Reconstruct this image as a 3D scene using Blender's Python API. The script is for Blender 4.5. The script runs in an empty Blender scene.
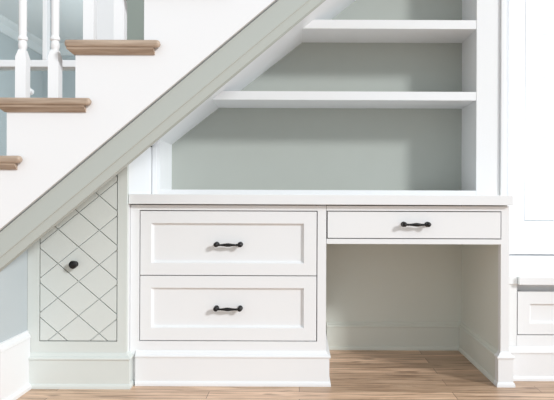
import bpy, bmesh, math, random
from mathutils import Vector, Matrix
random.seed(7)
S = bpy.context.scene
C = S.collection

# ------------------------------------------------------------------ materials
def mat(name, col, rough=0.45, spec=0.5, metal=0.0, bump=0.0, bscale=400.0, var=0.0):
    m = bpy.data.materials.new(name); m.use_nodes = True
    nt = m.node_tree; b = nt.nodes['Principled BSDF']
    b.inputs['Base Color'].default_value = (*col, 1)
    b.inputs['Roughness'].default_value = rough
    b.inputs['Specular IOR Level'].default_value = spec
    b.inputs['Metallic'].default_value = metal
    tc = nt.nodes.new('ShaderNodeTexCoord')
    if var > 0:
        n = nt.nodes.new('ShaderNodeTexNoise'); n.inputs['Scale'].default_value = 6.0
        nt.links.new(tc.outputs['Object'], n.inputs['Vector'])
        r = nt.nodes.new('ShaderNodeValToRGB')
        r.color_ramp.elements[0].color = (*[c*(1-var) for c in col], 1)
        r.color_ramp.elements[1].color = (*[min(1, c*(1+var)) for c in col], 1)
        nt.links.new(n.outputs['Fac'], r.inputs['Fac'])
        nt.links.new(r.outputs['Color'], b.inputs['Base Color'])
    if bump > 0:
        n2 = nt.nodes.new('ShaderNodeTexNoise'); n2.inputs['Scale'].default_value = bscale
        nt.links.new(tc.outputs['Object'], n2.inputs['Vector'])
        bp = nt.nodes.new('ShaderNodeBump'); bp.inputs['Strength'].default_value = bump
        bp.inputs['Distance'].default_value = 0.002
        nt.links.new(n2.outputs['Fac'], bp.inputs['Height'])
        nt.links.new(bp.outputs['Normal'], b.inputs['Normal'])
    return m

def wood_floor():
    m = bpy.data.materials.new('oak_floor'); m.use_nodes = True
    nt = m.node_tree; b = nt.nodes['Principled BSDF']; L = nt.links.new
    b.inputs['Roughness'].default_value = 0.38
    tc = nt.nodes.new('ShaderNodeTexCoord')
    br = nt.nodes.new('ShaderNodeTexBrick')
    br.offset = 0.37; br.offset_frequency = 2; br.squash = 1.0
    br.inputs['Scale'].default_value = 1.0
    br.inputs['Brick Width'].default_value = 0.95
    br.inputs['Row Height'].default_value = 0.083
    br.inputs['Mortar Size'].default_value = 0.0012
    br.inputs['Mortar Smooth'].default_value = 0.2
    br.inputs['Bias'].default_value = 0.0
    br.inputs['Color1'].default_value = (0.0, 0.0, 0.0, 1)
    br.inputs['Color2'].default_value = (1.0, 1.0, 1.0, 1)
    br.inputs['Mortar'].default_value = (0.4, 0.4, 0.4, 1)
    L(tc.outputs['Object'], br.inputs['Vector'])
    # grain, stretched along the boards
    mp = nt.nodes.new('ShaderNodeMapping'); mp.inputs['Scale'].default_value = (1.6, 26.0, 1.0)
    L(tc.outputs['Object'], mp.inputs['Vector'])
    n = nt.nodes.new('ShaderNodeTexNoise'); n.inputs['Scale'].default_value = 2.2
    n.inputs['Detail'].default_value = 6.0; n.inputs['Roughness'].default_value = 0.62
    n.inputs['Distortion'].default_value = 0.6
    L(mp.outputs['Vector'], n.inputs['Vector'])
    mp2 = nt.nodes.new('ShaderNodeMapping'); mp2.inputs['Scale'].default_value = (3.0, 11.0, 1.0)
    L(tc.outputs['Object'], mp2.inputs['Vector'])
    kn = nt.nodes.new('ShaderNodeTexNoise'); kn.inputs['Scale'].default_value = 1.7; kn.inputs['Detail'].default_value = 2.0
    L(mp2.outputs['Vector'], kn.inputs['Vector'])
    ramp = nt.nodes.new('ShaderNodeValToRGB')
    e = ramp.color_ramp.elements
    e[0].position = 0.30; e[0].color = (0.23, 0.135, 0.08, 1)
    e[1].position = 0.66; e[1].color = (0.83, 0.61, 0.44, 1)
    mid = ramp.color_ramp.elements.new(0.48); mid.color = (0.62, 0.425, 0.285, 1)
    L(n.outputs['Fac'], ramp.inputs['Fac'])
    tone = nt.nodes.new('ShaderNodeMixRGB'); tone.blend_type = 'MULTIPLY'; tone.inputs['Fac'].default_value = 1.0
    tr = nt.nodes.new('ShaderNodeValToRGB')
    tr.color_ramp.elements[0].color = (0.66, 0.62, 0.58, 1); tr.color_ramp.elements[1].color = (1.08, 1.05, 1.04, 1)
    L(br.outputs['Color'], tr.inputs['Fac'])
    L(ramp.outputs['Color'], tone.inputs['Color1']); L(tr.outputs['Color'], tone.inputs['Color2'])
    kr = nt.nodes.new('ShaderNodeValToRGB')
    kr.color_ramp.elements[0].position = 0.27; kr.color_ramp.elements[0].color = (0.45, 0.40, 0.36, 1)
    kr.color_ramp.elements[1].position = 0.37; kr.color_ramp.elements[1].color = (1, 1, 1, 1)
    L(kn.outputs['Fac'], kr.inputs['Fac'])
    t2 = nt.nodes.new('ShaderNodeMixRGB'); t2.blend_type = 'MULTIPLY'; t2.inputs['Fac'].default_value = 1.0
    L(tone.outputs['Color'], t2.inputs['Color1']); L(kr.outputs['Color'], t2.inputs['Color2'])
    seam = nt.nodes.new('ShaderNodeMixRGB'); seam.blend_type = 'MIX'
    seam.inputs['Color2'].default_value = (0.15, 0.08, 0.05, 1)
    L(br.outputs['Fac'], seam.inputs['Fac']); L(t2.outputs['Color'], seam.inputs['Color1'])
    L(seam.outputs['Color'], b.inputs['Base Color'])
    return m

def tread_wood():
    m = bpy.data.materials.new('oak_tread'); m.use_nodes = True
    nt = m.node_tree; b = nt.nodes['Principled BSDF']; L = nt.links.new
    b.inputs['Roughness'].default_value = 0.45
    tc = nt.nodes.new('ShaderNodeTexCoord')
    mp = nt.nodes.new('ShaderNodeMapping'); mp.inputs['Scale'].default_value = (2.5, 30.0, 30.0)
    L(tc.outputs['Object'], mp.inputs['Vector'])
    n = nt.nodes.new('ShaderNodeTexNoise'); n.inputs['Scale'].default_value = 3.0; n.inputs['Detail'].default_value = 5.0
    L(mp.outputs['Vector'], n.inputs['Vector'])
    r = nt.nodes.new('ShaderNodeValToRGB')
    r.color_ramp.elements[0].position = 0.3; r.color_ramp.elements[0].color = (0.33, 0.235, 0.170, 1)
    r.color_ramp.elements[1].position = 0.7; r.color_ramp.elements[1].color = (0.52, 0.405, 0.310, 1)
    L(n.outputs['Fac'], r.inputs['Fac']); L(r.outputs['Color'], b.inputs['Base Color'])
    return m

def glass_mat():
    m = bpy.data.materials.new('window_glass'); m.use_nodes = True
    nt = m.node_tree; nt.nodes.remove(nt.nodes['Principled BSDF']); L = nt.links.new
    out = nt.nodes['Material Output']
    t = nt.nodes.new('ShaderNodeBsdfTransparent'); t.inputs['Color'].default_value = (0.93, 0.97, 0.98, 1)
    g = nt.nodes.new('ShaderNodeBsdfGlossy'); g.inputs['Roughness'].default_value = 0.03
    f = nt.nodes.new('ShaderNodeFresnel'); f.inputs['IOR'].default_value = 1.45
    mx = nt.nodes.new('ShaderNodeMixShader')
    L(f.outputs['Fac'], mx.inputs['Fac']); L(t.outputs['BSDF'], mx.inputs[1]); L(g.outputs['BSDF'], mx.inputs[2])
    L(mx.outputs['Shader'], out.inputs['Surface'])
    return m

WHITE = mat('white_satin_paint', (0.82, 0.832, 0.845), 0.40, 0.45, bump=0.03, bscale=120)
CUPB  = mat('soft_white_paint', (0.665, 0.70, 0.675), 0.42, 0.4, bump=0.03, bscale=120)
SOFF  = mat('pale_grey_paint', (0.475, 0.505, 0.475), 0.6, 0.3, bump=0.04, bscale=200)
DRY   = mat('white_wall_paint', (0.855, 0.862, 0.875), 0.7, 0.3, bump=0.03, bscale=200)
GREEN = mat('grey_green_paint', (0.43, 0.455, 0.42), 0.6, 0.3, bump=0.04, bscale=200, var=0.02)
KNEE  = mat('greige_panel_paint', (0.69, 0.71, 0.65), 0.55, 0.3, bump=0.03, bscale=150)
BLUE  = mat('blue_grey_wall_paint', (0.49, 0.54, 0.56), 0.75, 0.2, bump=0.03, bscale=200)
SAGE  = mat('sage_wall_paint', (0.29, 0.33, 0.30), 0.75, 0.2, bump=0.03, bscale=200)
CEIL  = mat('pale_blue_ceiling_paint', (0.70, 0.745, 0.765), 0.8, 0.2, bump=0.03, bscale=150)
BLACK = mat('oil_rubbed_black_metal', (0.012, 0.011, 0.012), 0.32, 0.5, metal=0.3, bump=0.05, bscale=300)
FLOOR = wood_floor(); TREAD = tread_wood(); GLASS = glass_mat()

# ------------------------------------------------------------------ mesh helpers
def box(bm, x0, x1, y0, y1, z0, z1):
    v = [bm.verts.new(p) for p in ((x0,y0,z0),(x1,y0,z0),(x1,y1,z0),(x0,y1,z0),(x0,y0,z1),(x1,y0,z1),(x1,y1,z1),(x0,y1,z1))]
    for f in ((3,2,1,0),(4,5,6,7),(0,1,5,4),(1,2,6,5),(2,3,7,6),(3,0,4,7)):
        bm.faces.new([v[i] for i in f])

def prism(bm, poly, y0, y1):
    """polygon in XZ (counter-clockwise seen from -Y), extruded along Y"""
    a = [bm.verts.new((x, y0, z)) for x, z in poly]
    b = [bm.verts.new((x, y1, z)) for x, z in poly]
    bm.faces.new(a); bm.faces.new(b[::-1])
    n = len(poly)
    for i in range(n):
        j = (i+1) % n
        bm.faces.new((a[j], a[i], b[i], b[j]))

def lathe(bm, prof, M, seg=20):
    """prof: list of (t along axis, radius); axis is local Z, placed by matrix M"""
    rings = []
    for t, r in prof:
        rings.append([bm.verts.new(M @ Vector((r*math.cos(2*math.pi*k/seg), r*math.sin(2*math.pi*k/seg), t))) for k in range(seg)])
    for a, b in zip(rings, rings[1:]):
        for k in range(seg):
            l = (k+1) % seg
            bm.faces.new((a[k], a[l], b[l], b[k]))
    bm.faces.new(rings[0][::-1]); bm.faces.new(rings[-1])

def sweep(bm, prof, path):
    """prof: closed list of (outward, z); outward is to the right of travel along path (XY)"""
    P = [Vector(p) for p in path]; n = len(P)
    def nrm(a, b):
        d = (b-a).normalized(); return Vector((d.y, -d.x))
    offs = []
    for i in range(n):
        if i == 0: m = nrm(P[0], P[1])
        elif i == n-1: m = nrm(P[-2], P[-1])
        else:
            n1, n2 = nrm(P[i-1], P[i]), nrm(P[i], P[i+1])
            m = (n1+n2); m = m / (1 + n1.dot(n2))
        offs.append(m)
    rings = [[bm.verts.new((P[i].x+offs[i].x*o, P[i].y+offs[i].y*o, z)) for o, z in prof] for i in range(n)]
    k = len(prof)
    for a, b in zip(rings, rings[1:]):
        for i in range(k):
            j = (i+1) % k
            bm.faces.new((a[i], b[i], b[j], a[j]))
    bm.faces.new(rings[0]); bm.faces.new(rings[-1][::-1])

def shaker(bm, x0, x1, z0, z1, px0, px1, pz0, pz1, yf, yb, rec=0.010, bev=0.007):
    """slab with a recessed, bevelled centre panel in its front face"""
    def ring(a, b, c, d, y): return [bm.verts.new(p) for p in ((a,y,c),(b,y,c),(b,y,d),(a,y,d))]
    o = ring(x0, x1, z0, z1, yf); i1 = ring(px0, px1, pz0, pz1, yf)
    i2 = ring(px0+bev*.4, px1-bev*.4, pz0+bev*.4, pz1-bev*.4, yf+rec*0.7)
    i3 = ring(px0+bev, px1-bev, pz0+bev, pz1-bev, yf+rec); bk = ring(x0, x1, z0, z1, yb)
    for a, b in ((o, i1), (i1, i2), (i2, i3), (bk, o)):
        for k in range(4):
            l = (k+1) % 4
            bm.faces.new((a[k], a[l], b[l], b[k]))
    bm.faces.new(i3); bm.faces.new(bk[::-1])

def obj(name, bm, m, parent=None, bevel=0.0, smooth=False):
    bm.normal_update()
    big = [f for f in bm.faces if len(f.verts) > 4]
    if big: bmesh.ops.triangulate(bm, faces=big, ngon_method='EAR_CLIP')
    bmesh.ops.recalc_face_normals(bm, faces=bm.faces[:])
    me = bpy.data.meshes.new(name); bm.to_mesh(me); bm.free()
    if smooth:
        for p in me.polygons: p.use_smooth = True
        try: me.set_sharp_from_angle(angle=math.radians(38))
        except Exception: pass
    me.materials.append(m)
    o = bpy.data.objects.new(name, me); C.objects.link(o)
    if parent is not None:
        o.parent = parent
        base = parent
        loc = Vector((0, 0, 0))
        while base is not None:
            loc += base.location; base = base.parent
        me.transform(Matrix.Translation(-loc))
    if bevel > 0:
        b = o.modifiers.new('edge_bevel', 'BEVEL'); b.width = bevel; b.segments = 2
        b.limit_method = 'ANGLE'; b.angle_limit = math.radians(40)
    return o
def B(*boxes):
    bm = bmesh.new()
    for b in boxes: box(bm, *b)
    return bm
def thing(name, label, cat, loc, group=None):
    o = bpy.data.objects.new(name, None); C.objects.link(o)
    o.location = loc; o.empty_display_size = 0.1
    o['label'] = label; o['category'] = cat
    if group: o['group'] = group
    return o
def tag(o, label, cat, group=None):
    o['label'] = label; o['category'] = cat
    if group: o['group'] = group
    return o
def struct(name, bm, m, bevel=0.0, label=None, smooth=False):
    o = obj(name, bm, m, None, bevel, smooth); o['kind'] = 'structure'
    if label: o['label'] = label
    return o

# ------------------------------------------------------------------ measures (metres)
YB  = 0.60            # wall plane behind desk and bookcase
YL  = -0.042          # face of the cupboard under the stairs
YS  = -0.340          # outer face of the stair stringer
YK  = 0.345           # front of the bookcase
XL, XC, XD, XR, XE = -1.084, -0.688, 0.107, 0.815, 0.848
RISE, RUN = 0.200, 0.238
SL = RISE/RUN
def soffit(x): return 1.521 + SL*x
def fascia_low(x): return 1.500 + SL*x

# ------------------------------------------------------------------ setting
struct('floor', B((-5.0, 4.2, -3.6, 5.0, -0.05, 0.0)), FLOOR, label='light brown oak plank floor')

# short blue-grey wall under the stairs, beside the cupboard
bm = bmesh.new()
w = [(XL-0.10, 0.0), (XL, 0.0), (XL, soffit(XL)-0.001), (XL-0.10, soffit(XL-0.10)-0.001)]
prism(bm, w, YS+0.062, YL+0.02)
struct('wall_left', bm, BLUE, label='blue-grey wall under the stair soffit')
PL = [(0,0),(0.026,0),(0.026,0.012),(0.022,0.018),(0.014,0.021),(0.014,0.196),(0.0155,0.200),(0.014,0.210),(0.008,0.216),(0.006,0.226),(0,0.228)]
bm = bmesh.new(); sweep(bm, PL, [(XL, YS+0.062), (XL, YL-0.002)])
struct('baseboard_left', bm, WHITE, label='tall white baseboard on the blue-grey wall')

# wall behind desk and bookcase, with an opening for the hall window on the left
struct('wall_back', B((-0.935, 0.96, YB+0.022, YB+0.12, 0.0, 2.9), (-3.2, -0.935, YB+0.022, YB+0.12, 0.0, 0.78)), SAGE,
       label='sage grey wall behind the stairs')
# window_1: white framed interior window behind the balusters
fy0, fy1 = YB+0.0, YB+0.13
win = struct('window_1', B((-1.046, -0.935, fy0, fy1, 0.80, 2.6),
                           (-3.2, -1.046, fy0+0.02, fy1-0.02, 1.424, 1.460),
                           (-1.318, -1.296, fy0+0.02, fy1-0.045, 1.460, 2.6),
                           (-3.2, -1.046, fy0, fy1, 0.78, 0.84)), WHITE, 0.003, 'white framed interior window seen between the balusters')
pn = obj('pane', B((-3.2, -1.05, fy0+0.060, fy0+0.065, 0.84, 2.6)), GLASS, win)
bm = bmesh.new()
lathe(bm, [(0,0.015),(0.004,0.015),(0.006,0.007),(0.016,0.007),(0.020,0.013),(0.027,0.018),(0.035,0.017),(0.040,0.011),(0.042,0.003)],
      Matrix.Translation((-1.391, fy0+0.060, 1.303)) @ Matrix.Rotation(math.radians(90), 4, 'X'), 20)
obj('knob', bm, WHITE, win, smooth=True)
# room beyond the interior window
struct('wall_far', B((-3.2, 0.6, 4.6, 4.7, 0.0, 2.9)), BLUE)
struct('wall_hall', B((-3.16, -3.06, YB+0.13, 4.6, 0.0, 2.9)), BLUE)
struct('ceiling', B((-3.2, 0.6, YB+0.13, 4.7, 2.57, 2.62)), CEIL)
CR = [(0,2.45),(0.016,2.45),(0.03,2.47),(0.05,2.52),(0.09,2.55),(0.10,2.57),(0,2.57)]
bm = bmesh.new(); sweep(bm, CR, [(-3.06, YB+0.13), (-3.06, 4.6), (0.5, 4.6)])
struct('trim_1', bm, CEIL, label='pale crown moulding in the room beyond')

# ------------------------------------------------------------------ staircase
stair = thing('staircase', 'white staircase with oak treads and turned balusters rising to the right', 'staircase', (XL, YS, 0))
steps = []
z, x = 1.299, -0.782
for k in range(-3, 6): steps.append((x + k*RUN, z + k*RISE))      # (riser x, tread top z)
poly = []
x0, z0 = steps[0]
poly = [(x0, soffit(x0))]
xe = steps[-1][0] + RUN
poly.append((xe, soffit(xe)))
poly.append((xe, steps[-1][1]-0.026))
for (xr, zt) in reversed(steps):
    if poly[-1][1] != zt-0.026: poly.append((poly[-1][0], zt-0.026))
    poly.append((xr, zt-0.026))
bm = bmesh.new(); prism(bm, poly, YS, YS+0.04)
obj('stringer', bm, DRY, stair)
# soffit under the overhanging flight
bm = bmesh.new()
prism(bm, [(x0, soffit(x0)+0.001), (xe, soffit(xe)+0.001), (xe, soffit(xe)+0.025), (x0, soffit(x0)+0.025)], YS+0.06, YL+0.04)
obj('soffit_panel', bm, SOFF, stair)
# grey skirt board hanging below the white stringer, with a chamfered lower edge
bm = bmesh.new()
sec = [(YS+0.014, soffit(0)-0.007), (YS+0.014, 1.427), (YS+0.019, 1.423), (YS+0.025, 1.389), (YS+0.060, 1.389), (YS+0.060, soffit(0)), (YS+0.041, soffit(0)), (YS+0.041, soffit(0)-0.002), (YS+0.026, soffit(0)-0.002), (YS+0.022, soffit(0)-0.007)]
ends = [[bm.verts.new((xx, yy, zz+SL*xx)) for yy, zz in sec] for xx in (x0, xe)]
bm.faces.new(ends[0]); bm.faces.new(ends[1][::-1])
for k in range(len(sec)):
    l = (k+1) % len(sec)
    bm.faces.new((ends[0][k], ends[1][k], ends[1][l], ends[0][l]))
obj('skirt_board', bm, SOFF, stair)
# sloping fascia in the plane of the cupboard
xa = XL
bm = bmesh.new(); prism(bm, [(xa, fascia_low(xa)), (xe, fascia_low(xe)), (xe, soffit(xe)), (xa, soffit(xa))], YL, YL+0.03)
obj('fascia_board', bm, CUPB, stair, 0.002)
for i, (xr, zt) in enumerate(steps):
    obj('riser', B((xr, xr+0.018, YS+0.04, YB-0.0, zt-RISE, zt-0.026)), DRY, stair)
    # tread with rounded nosing on the front (left) and on the return (towards the camera)
    bm = bmesh.new()
    xl, xrr = xr-0.030, xr+RUN+0.060
    yo = YS-0.030
    # body: front return part reaches past the next riser, the rest stops at it
    body = [(xl, yo), (xrr, yo), (xrr, YS-0.001), (xr+RUN-0.001, YS-0.001), (xr+RUN-0.001, YB), (xl, YB)]
    lo = [bm.verts.new((px, py, zt-0.026)) for px, py in body]
    hi = [bm.verts.new((px, py, zt)) for px, py in body]
    bm.faces.new(lo[::-1]); bm.faces.new(hi)
    for a in range(6):
        b = (a+1) % 6
        bm.faces.new((lo[a], lo[b], hi[b], hi[a]))
    t = obj('tread', bm, TREAD, stair, 0.0)
    bv = t.modifiers.new('nosing', 'BEVEL'); bv.width = 0.0115; bv.segments = 4; bv.limit_method = 'ANGLE'
    # cove moulding below the nosing
    cp = [(0, zt-0.0265), (0.024, zt-0.0265), (0.022, zt-0.033), (0.014, zt-0.040), (0.009, zt-0.0445), (0.005, zt-0.0475), (0, zt-0.0475)]
    bm = bmesh.new(); sweep(bm, cp, [(xr, YB), (xr, YS), (xrr-0.022, YS)][::1])
    obj('cove_moulding', bm, TREAD, t)
# balusters
def baluster_bm(xc, yc, zb, h=0.86):
    bm = bmesh.new(); q = 0.0185
    def sq(r, z): return [bm.verts.new((xc+a*r, yc+b*r, z)) for a, b in ((-1,-1),(1,-1),(1,1),(-1,1))]
    rings = [sq(q, zb), sq(q, zb+0.150), sq(q*0.62, zb+0.178)]
    for a, b in zip(rings, rings[1:]):
        for k in range(4): bm.faces.new((a[k], a[(k+1)%4], b[(k+1)%4], b[k]))
    bm.faces.new(rings[0][::-1]); bm.faces.new(rings[-1])
    prof = [(0.174,0.0115),(0.180,0.0120),(0.186,0.0145),(0.198,0.0150),(0.206,0.0135),(0.211,0.0125),(0.213,0.0160),(0.219,0.0170),(0.225,0.0155),(0.228,0.0128),(0.240,0.0135),(0.40,0.0140),(0.62,0.0118),(h,0.0095)]
    lathe(bm, prof, Matrix.Translation((xc, yc, zb)), 20)
    return bm
YBAL = YS+0.040
for (xr, zt) in [q for q in steps if 1.0 < q[1] < 1.4]:
    for d in ((0.036, 0.151) if zt < 1.2 else (0.036, 0.143)):
        obj('baluster', baluster_bm(xr+d, YBAL, zt), DRY, stair, 0.0015, smooth=True)

# ------------------------------------------------------------------ baseboard style shared by the cabinets
PB = [(0,0),(0.020,0),(0.020,0.008),(0.018,0.015),(0.014,0.019),(0.014,0.112),(0.018,0.114),(0.019,0.119),(0.016,0.124),(0.009,0.127),(0.006,0.134),(0.001,0.139),(0,0.139)]

# ------------------------------------------------------------------ hardware
def handle_bm(xc, yf, zc):
    bm = bmesh.new(); h = 0.048
    for s in (-1, 1):
        M = Matrix.Translation((xc+s*h, yf, zc)) @ Matrix.Rotation(math.radians(90), 4, 'X')
        lathe(bm, [(0,0.0105),(0.003,0.0108),(0.006,0.0085),(0.009,0.0058),(0.020,0.0055),(0.023,0.0085),(0.027,0.0102),(0.032,0.0098),(0.036,0.0070),(0.038,0.002)], M, 18)
    M = Matrix.Translation((xc, yf-0.028, zc-0.001)) @ Matrix.Rotation(math.radians(90), 4, 'Y')
    lathe(bm, [(-0.052,0.0045),(-0.040,0.0040),(-0.034,0.0050),(-0.031,0.0040),(-0.016,0.0054),(-0.006,0.0072),(0,0.0076),(0.006,0.0072),(0.016,0.0054),(0.031,0.0040),(0.034,0.0050),(0.040,0.0040),(0.052,0.0045)], M, 16)
    return bm

# ------------------------------------------------------------------ cupboard under the stairs
cup = thing('cupboard', 'pale cupboard under the stairs with diamond grooved door and black knob', 'cupboard', (XL, 0, 0))
dx0, dx1, dz0 = -1.0325, -0.7290, 0.187
def dtop(x): return fascia_low(x) - 0.003
g = 0.0036
bm = bmesh.new()
# face frame: stiles and bottom rail around the door
prism(bm, [(XL+0.001, 0.0), (dx0-g, 0.0), (dx0-g, fascia_low(dx0-g)), (XL+0.001, fascia_low(XL))], YL, YL+0.022)
prism(bm, [(dx1+g, 0.0), (XC, 0.0), (XC, fascia_low(XC)), (dx1+g, fascia_low(dx1+g))], YL, YL+0.022)
prism(bm, [(dx0-g, 0.0), (dx1+g, 0.0), (dx1+g, dz0-g), (dx0-g, dz0-g)], YL, YL+0.022)
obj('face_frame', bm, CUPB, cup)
# right side of the cupboard, running back beside worktop and bookcase
bm = bmesh.new()
v = [(XC-0.018, 0.0), (XC, 0.0), (XC, 1.535+0.79*XC), (XC-0.018, 1.535+0.79*(XC-0.018))]
prism(bm, v, YL+0.022, YB)
obj('side_panel', bm, WHITE, cup)
bm = bmesh.new(); sweep(bm, PB, [(XL+0.002, YL), (XC, YL), (XC, 0.004)])
obj('plinth', bm, CUPB, cup)
# grooved door: diamond fields standing on a backing board
def clip(poly, n, d):
    """keep points with n.p <= d"""
    out = []
    for i in range(len(poly)):
        a, b = poly[i], poly[(i+1) % len(poly)]
        fa, fb = n[0]*a[0]+n[1]*a[1]-d, n[0]*b[0]+n[1]*b[1]-d
        if fa <= 0: out.append(a)
        if (fa < 0 < fb) or (fb < 0 < fa):
            t = fa/(fa-fb); out.append((a[0]+t*(b[0]-a[0]), a[1]+t*(b[1]-a[1])))
    return out
outline = [(dx0, dz0), (dx1, dz0), (dx1, dtop(dx1)), (dx0, dtop(dx0))]
mA, mB, sp, gw = 0.815, 0.855, 0.1370, 0.0034
cA0 = 0.8197 - mA*dx1          # z = mA x + c (rising right)
cB0 = 0.5524 + mB*(-1.032)     # z = -mB x + c (falling right)
nA, nB = math.hypot(1, mA), math.hypot(1, mB)
bm = bmesh.new()
for i in range(-7, 3):
    for j in range(-4, 8):
        p = list(outline)
        lo, hi = cA0+i*sp+gw*nA/2, cA0+(i+1)*sp-gw*nA/2
        p = clip(p, (mA, -1), -lo)  if p else p     # z - mA x >= lo
        p = clip(p, (-mA, 1), hi)   if p else p
        lo, hi = cB0+j*sp+gw*nB/2, cB0+(j+1)*sp-gw*nB/2
        p = clip(p, (-mB, -1), -lo) if p else p
        p = clip(p, (mB, 1), hi)    if p else p
        q = []
        for a in p:
            if not q or math.hypot(a[0]-q[-1][0], a[1]-q[-1][1]) > 1e-4: q.append(a)
        if len(q) > 2 and math.hypot(q[0][0]-q[-1][0], q[0][1]-q[-1][1]) <= 1e-4: q.pop()
        if len(q) >= 3: prism(bm, q, YL+0.001, YL+0.0115)
prism(bm, outline, YL+0.0114, YL+0.020)
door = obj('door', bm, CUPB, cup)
bm = bmesh.new()
M = Matrix.Translation(((75.7-300)/251, YL+0.001, 0.75+(200-264.9)/251)) @ Matrix.Rotation(math.radians(90), 4, 'X')
lathe(bm, [(0,0.0125),(0.002,0.0125),(0.004,0.0075),(0.012,0.0065),(0.016,0.0110),(0.020,0.0152),(0.026,0.0165),(0.031,0.0145),(0.034,0.009),(0.035,0.002)], M, 24)
obj('knob', bm, BLACK, door, smooth=True)

# ------------------------------------------------------------------ drawer cabinet
dc = thing('drawer_cabinet', 'white drawer cabinet with two deep panelled drawers, left of the knee space', 'cabinet', (0, 0, 0))
XA, XB = -0.646, 0.068        # drawer opening
Z3, Z2, Z1 = 0.703, 0.4425, 0.1800
XF = XC+0.0015
obj('face_frame', B((XF, XA-g, 0, 0.022, 0.0, 0.7275), (XB+g, XD, 0, 0.022, 0.0, 0.7275), (XA-g, XB+g, 0, 0.022, Z3+g, 0.7275),
                    (XA-g, XB+g, 0, 0.022, 0.0, Z1-g)), WHITE, dc)
obj('carcass', B((XF, XA-0.012, 0.022, YB, 0.0, 0.7312), (XB+0.012, XD, 0.022, YB, 0.0, 0.7312),
                 (XA-0.012, XB+0.012, YB-0.02, YB, 0.05, 0.730), (XA-0.012, XB+0.012, 0.03, YB-0.02, 0.05, 0.07)), WHITE, dc)
for (za, zb, pz0, pz1, hz) in ((Z2+g/2, Z3, 0.4925, 0.6545, 0.5685), (Z1, Z2-g/2, 0.2305, 0.3925, 0.3095)):
    bm = bmesh.new(); shaker(bm, XA, XB, za, zb, -0.602, 0.017, pz0, pz1, 0.0005, 0.020, 0.012, 0.009)
    d = obj('drawer', bm, WHITE, dc)
    bm = handle_bm(-0.2895, 0.0125, hz)
    obj('handle', bm, BLACK, d, smooth=True)
bm = bmesh.new(); sweep(bm, PB, [(XC+0.027, 0.0), (XD, 0.0), (XD, YB-0.03)])
obj('plinth', bm, WHITE, dc)

# ------------------------------------------------------------------ desk unit over the knee space
desk = thing('desk_unit', 'white desk section with one slim drawer over open knee space', 'desk', (XD, 0, 0))
XN = XD+0.0015
QX0, QX1, QZ0, QZ1 = 0.1125, XR-0.002, 0.597, 0.7035
obj('apron_frame', B((XN, XE, 0, 0.022, QZ1+g, 0.7275), (XN, XE, 0, 0.022, 0.573, QZ0-g), (XR+0.0015, XE, 0, 0.022, QZ0-g, QZ1+g),
                     (XN, XR, 0.022, YB-0.02, 0.573, 0.583)), WHITE, desk)
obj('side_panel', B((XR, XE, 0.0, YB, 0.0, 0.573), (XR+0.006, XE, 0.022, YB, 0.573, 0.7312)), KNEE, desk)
obj('side_post', B((XR-0.0005, XE+0.0005, -0.0008, 0.03, 0.0, 0.5735)), WHITE, desk)
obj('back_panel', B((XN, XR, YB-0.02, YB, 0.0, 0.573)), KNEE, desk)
d = obj('drawer', B((QX0, QX1, 0.0, 0.020, QZ0, QZ1), (QX0+0.01, QX1-0.01, 0.020, 0.45, QZ0+0.005, QZ0+0.06)), WHITE, desk)
obj('handle', handle_bm(0.4675, 0.0, 0.6535), BLACK, d, smooth=True)
bm = bmesh.new(); sweep(bm, PB, [(XD+0.03, YB-0.02), (XR, YB-0.02), (XR, 0.024)])
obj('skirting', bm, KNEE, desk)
bm = bmesh.new(); sweep(bm, PB, [(XR, 0.024), (XR, 0.0), (XE, 0.0), (XE, 0.07)])
obj('plinth', bm, WHITE, desk)

# ------------------------------------------------------------------ worktop
bm = bmesh.new()
box(bm, XC+0.0015, 0.856, -0.026, YB-0.001, 0.7315, 0.7715)
wt = obj('worktop', bm, WHITE, None, 0.002)
tag(wt, 'long white worktop spanning the drawer cabinet and knee space', 'worktop')

# ------------------------------------------------------------------ bookcase
ZT = 0.7718
BX0, BX1 = -0.649, 0.816
bc = thing('bookcase', 'white built-in bookcase with grey-green back under the sloping stair', 'bookcase', (0.1, YB, ZT))
def ceil_low(x): return 1.540 + 0.79*x
SH2 = (1.214, 1.2545); SH1 = (1.5455, 1.587); ZTOP = 2.05
xtop = (ZTOP-1.540)/0.79
# back
bm = bmesh.new()
prism(bm, [(BX0-0.01, ZT), (BX1+0.01, ZT), (BX1+0.01, ZTOP), (xtop, ZTOP), (BX0-0.01, ceil_low(BX0-0.01))], YB-0.006, YB+0.02)
obj('back_panel', bm, GREEN, bc)
# sides
bm = bmesh.new(); prism(bm, [(XC+0.0015, ZT), (BX0, ZT), (BX0, ceil_low(BX0)), (XC+0.0015, ceil_low(XC))], YK, YB-0.006)
obj('side_panel', bm, WHITE, bc)
obj('side_panel', B((BX1, BX1+0.03, YK+0.02, YB-0.006, ZT, ZTOP)), WHITE, bc)
# sloping lining
bm = bmesh.new()
th = 0.02
xL = XC+0.001
prism(bm, [(xL, ceil_low(xL)), (xtop, ZTOP), (xtop, ZTOP+th), (xL, ceil_low(xL)+th)], YL+0.031, YB-0.006)
obj('sloping_panel', bm, WHITE, bc)
# shelves, cut to the slope at their left end
for za, zb in (SH2, SH1):
    bm = bmesh.new()
    xa, xb = (za-1.540)/0.79, (zb-1.540)/0.79
    prism(bm, [(xa, za), (BX1-0.0005, za), (BX1-0.0005, zb), (xb, zb)], YK+0.001, YB-0.007)
    obj('shelf', bm, WHITE, bc, 0.0015)
obj('top_panel', B((xtop, BX1+0.03, YK, YB-0.006, ZTOP, ZTOP+0.02)), WHITE, bc)
obj('base_rail', B((BX0+0.0005, BX1-0.0005, YK, YB-0.007, ZT, 0.7965)), WHITE, bc)
obj('stile', B((BX1, 0.913, YK, YK+0.022, ZT, ZTOP)), WHITE, bc, 0.0015)
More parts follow.
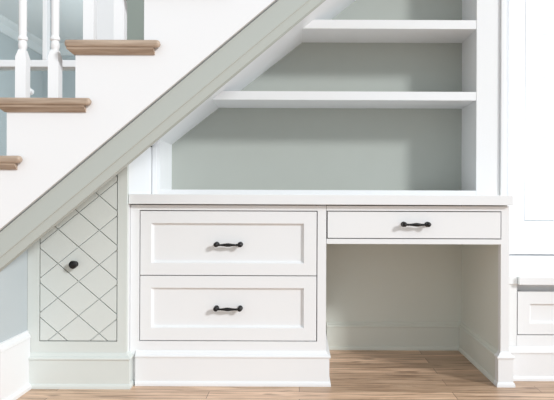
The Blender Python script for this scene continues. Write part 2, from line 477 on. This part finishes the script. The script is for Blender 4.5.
# stepped moulding along the outer edge of the right stile and of the left side
obj('edge_moulding', B((0.913, 0.928, YK+0.006, YK+0.022, ZT, ZTOP), (0.928, 0.950, YK-0.006, YK+0.022, ZT, ZTOP)), WHITE, bc, 0.003)
obj('edge_moulding', B((XC+0.003, XC+0.024, YK-0.004, YK-0.0005, ZT, ceil_low(XC))), WHITE, bc, 0.002)

# ------------------------------------------------------------------ window bay on the right
YW = 1.06
struct('wall_bay', B((0.882, 0.945, YK+0.03, YB+0.02, 0.46, 2.9), (0.862, 0.96, YB+0.12, YW+0.12, 0.0, 2.9)), DRY, label='white side wall of the window bay')
struct('wall_window', B((0.96, 1.30, YW, YW+0.12, 0.0, 2.9), (1.30, 3.2, YW, YW+0.12, 0.0, 0.56)), DRY, label='white wall around the bay window')
wn = struct('window_2', B((1.215, 1.302, YW-0.03, YW, 0.585, 2.6), (1.302, 3.2, YW-0.03, YW+0.10, 0.585, 0.632), (1.215, 3.2, YW-0.028, YW, 0.560, 0.585),
                  (1.215, 3.2, YW-0.026, YW, 0.4395, 0.560), (1.302, 3.2, YW+0.03, YW+0.10, 2.55, 2.6)), WHITE, 0.003, 'white casing and stool of the bay window')
obj('pane', B((1.302, 3.2, YW+0.085, YW+0.09, 0.632, 2.55)), GLASS, wn)
sh = thing('window_shutter', 'white louvred shutter closed over the bay window at right', 'shutter', (1.85, YW, 0.635))
sx0, sx1, sz0, sz1 = 1.306, 2.40, 0.637, 2.54
obj('frame', B((sx0, sx0+0.058, YW-0.026, YW+0.006, sz0, sz1), (sx1-0.058, sx1, YW-0.026, YW+0.006, sz0, sz1),
               (sx0+0.058, sx1-0.058, YW-0.026, YW+0.006, sz0, sz0+0.085), (sx0+0.058, sx1-0.058, YW-0.026, YW+0.006, sz1-0.085, sz1)), WHITE, sh, 0.002)
bm = bmesh.new()
zz = sz0+0.085
while zz < sz1-0.10:
    a = [(YW-0.014, zz), (YW-0.009, zz-0.002), (YW-0.002, zz+0.050), (YW-0.007, zz+0.053)]
    l = [bm.verts.new((sx0+0.058, y, z)) for y, z in a]; r = [bm.verts.new((sx1-0.058, y, z)) for y, z in a]
    bm.faces.new(l); bm.faces.new(r[::-1])
    for k in range(4): bm.faces.new((l[k], r[k], r[(k+1)%4], l[(k+1)%4]))
    zz += 0.050
obj('louvres', bm, WHITE, sh)

# window seat
ws = thing('storage_bench', 'low white storage bench with panelled drawer below the shuttered window', 'bench', (1.5, 0.09, 0))
WY = 0.085
gx = 0.914
obj('seat_board', B((XE+0.0015, gx-0.0015, WY-0.004, YW-0.024, 0.400, 0.4330), (gx, 3.0, WY-0.022, YW-0.024, 0.400, 0.4330)), WHITE, ws, 0.002)
obj('face_frame', B((XE+0.0015, gx-g/2, WY+0.002, WY+0.022, 0.0, 0.3995), (gx-g/2, 3.0, WY, WY+0.022, 0.0, 0.190-g), (gx-g/2, 3.0, WY+0.040, WY+0.052, 0.360, 0.3995)), WHITE, ws)
obj('carcass', B((XE+0.0015, XE+0.03, WY+0.022, YW-0.03, 0.0, 0.3995), (XE+0.03, 3.0, YW-0.06, YW-0.03, 0.0, 0.400), (2.97, 3.0, WY+0.022, YW-0.06, 0.0, 0.400)), WHITE, ws)
bm = bmesh.new(); shaker(bm, gx+g/2, 1.75, 0.190, 0.368, 0.966, 1.70, 0.236, 0.318, WY+0.0005, WY+0.020, 0.012, 0.008)
obj('drawer', bm, WHITE, ws)
bm = bmesh.new(); shaker(bm, 1.75+g, 2.6, 0.190, 0.368, 1.80, 2.55, 0.236, 0.318, WY+0.0005, WY+0.020, 0.012, 0.008)
obj('drawer', bm, WHITE, ws)
bm = bmesh.new(); sweep(bm, PB, [(XE+0.027, WY), (3.0, WY)])
obj('plinth', bm, WHITE, ws)

# ------------------------------------------------------------------ light
w = bpy.data.worlds.new('daylight'); S.world = w; w.use_nodes = True
bg = w.node_tree.nodes['Background']
bg.inputs['Color'].default_value = (0.92, 0.97, 1.0, 1); bg.inputs['Strength'].default_value = 0.84
sun = bpy.data.lights.new('window_daylight', 'SUN'); sun.energy = 2.1; sun.angle = math.radians(7); sun.color = (0.97, 0.985, 1.0)
so = bpy.data.objects.new('window_daylight', sun); C.objects.link(so)
az, el = math.radians(48), math.radians(25)
tolight = Vector((math.sin(az)*math.cos(el), -math.cos(az)*math.cos(el), math.sin(el)))
so.rotation_euler = tolight.to_track_quat('Z', 'Y').to_euler(); so.location = tolight*6
hl = bpy.data.lights.new('hall_fill_light', 'POINT'); hl.energy = 85; hl.shadow_soft_size = 0.3; hl.color = (0.93, 0.97, 1.0)  # added fill light, no real fixture; keeps the hall and its ceiling from going dark
ho = bpy.data.objects.new('hall_fill_light', hl); C.objects.link(ho); ho.location = (-1.0, 2.8, 1.35)

bl = bpy.data.lights.new('bay_side_window', 'AREA'); bl.shape = 'RECTANGLE'; bl.size = 1.1; bl.size_y = 1.5; bl.energy = 30; bl.color = (0.96, 0.98, 1.0)
bo = bpy.data.objects.new('bay_side_window', bl); C.objects.link(bo); bo.location = (3.1, 0.35, 1.35); bo.rotation_euler = (0, math.radians(90), 0)

# ------------------------------------------------------------------ camera
cam = bpy.data.cameras.new('camera'); co = bpy.data.objects.new('camera', cam); C.objects.link(co)
cam.sensor_width = 36; cam.lens = 36*590/554
co.location = (0, -2.39, 0.75)
co.rotation_euler = (Matrix.Rotation(math.radians(90), 4, 'X') @ Matrix.Rotation(math.radians(0.22), 4, 'Z')).to_euler()
cam.shift_x = -(300-277)/554; cam.shift_y = 0.0
cam.clip_start = 0.05
S.camera = co
S.view_settings.view_transform = 'Standard'; S.view_settings.look = 'None'
S.view_settings.exposure = 0.0; S.view_settings.gamma = 1.0; S.view_settings.use_curve_mapping = False
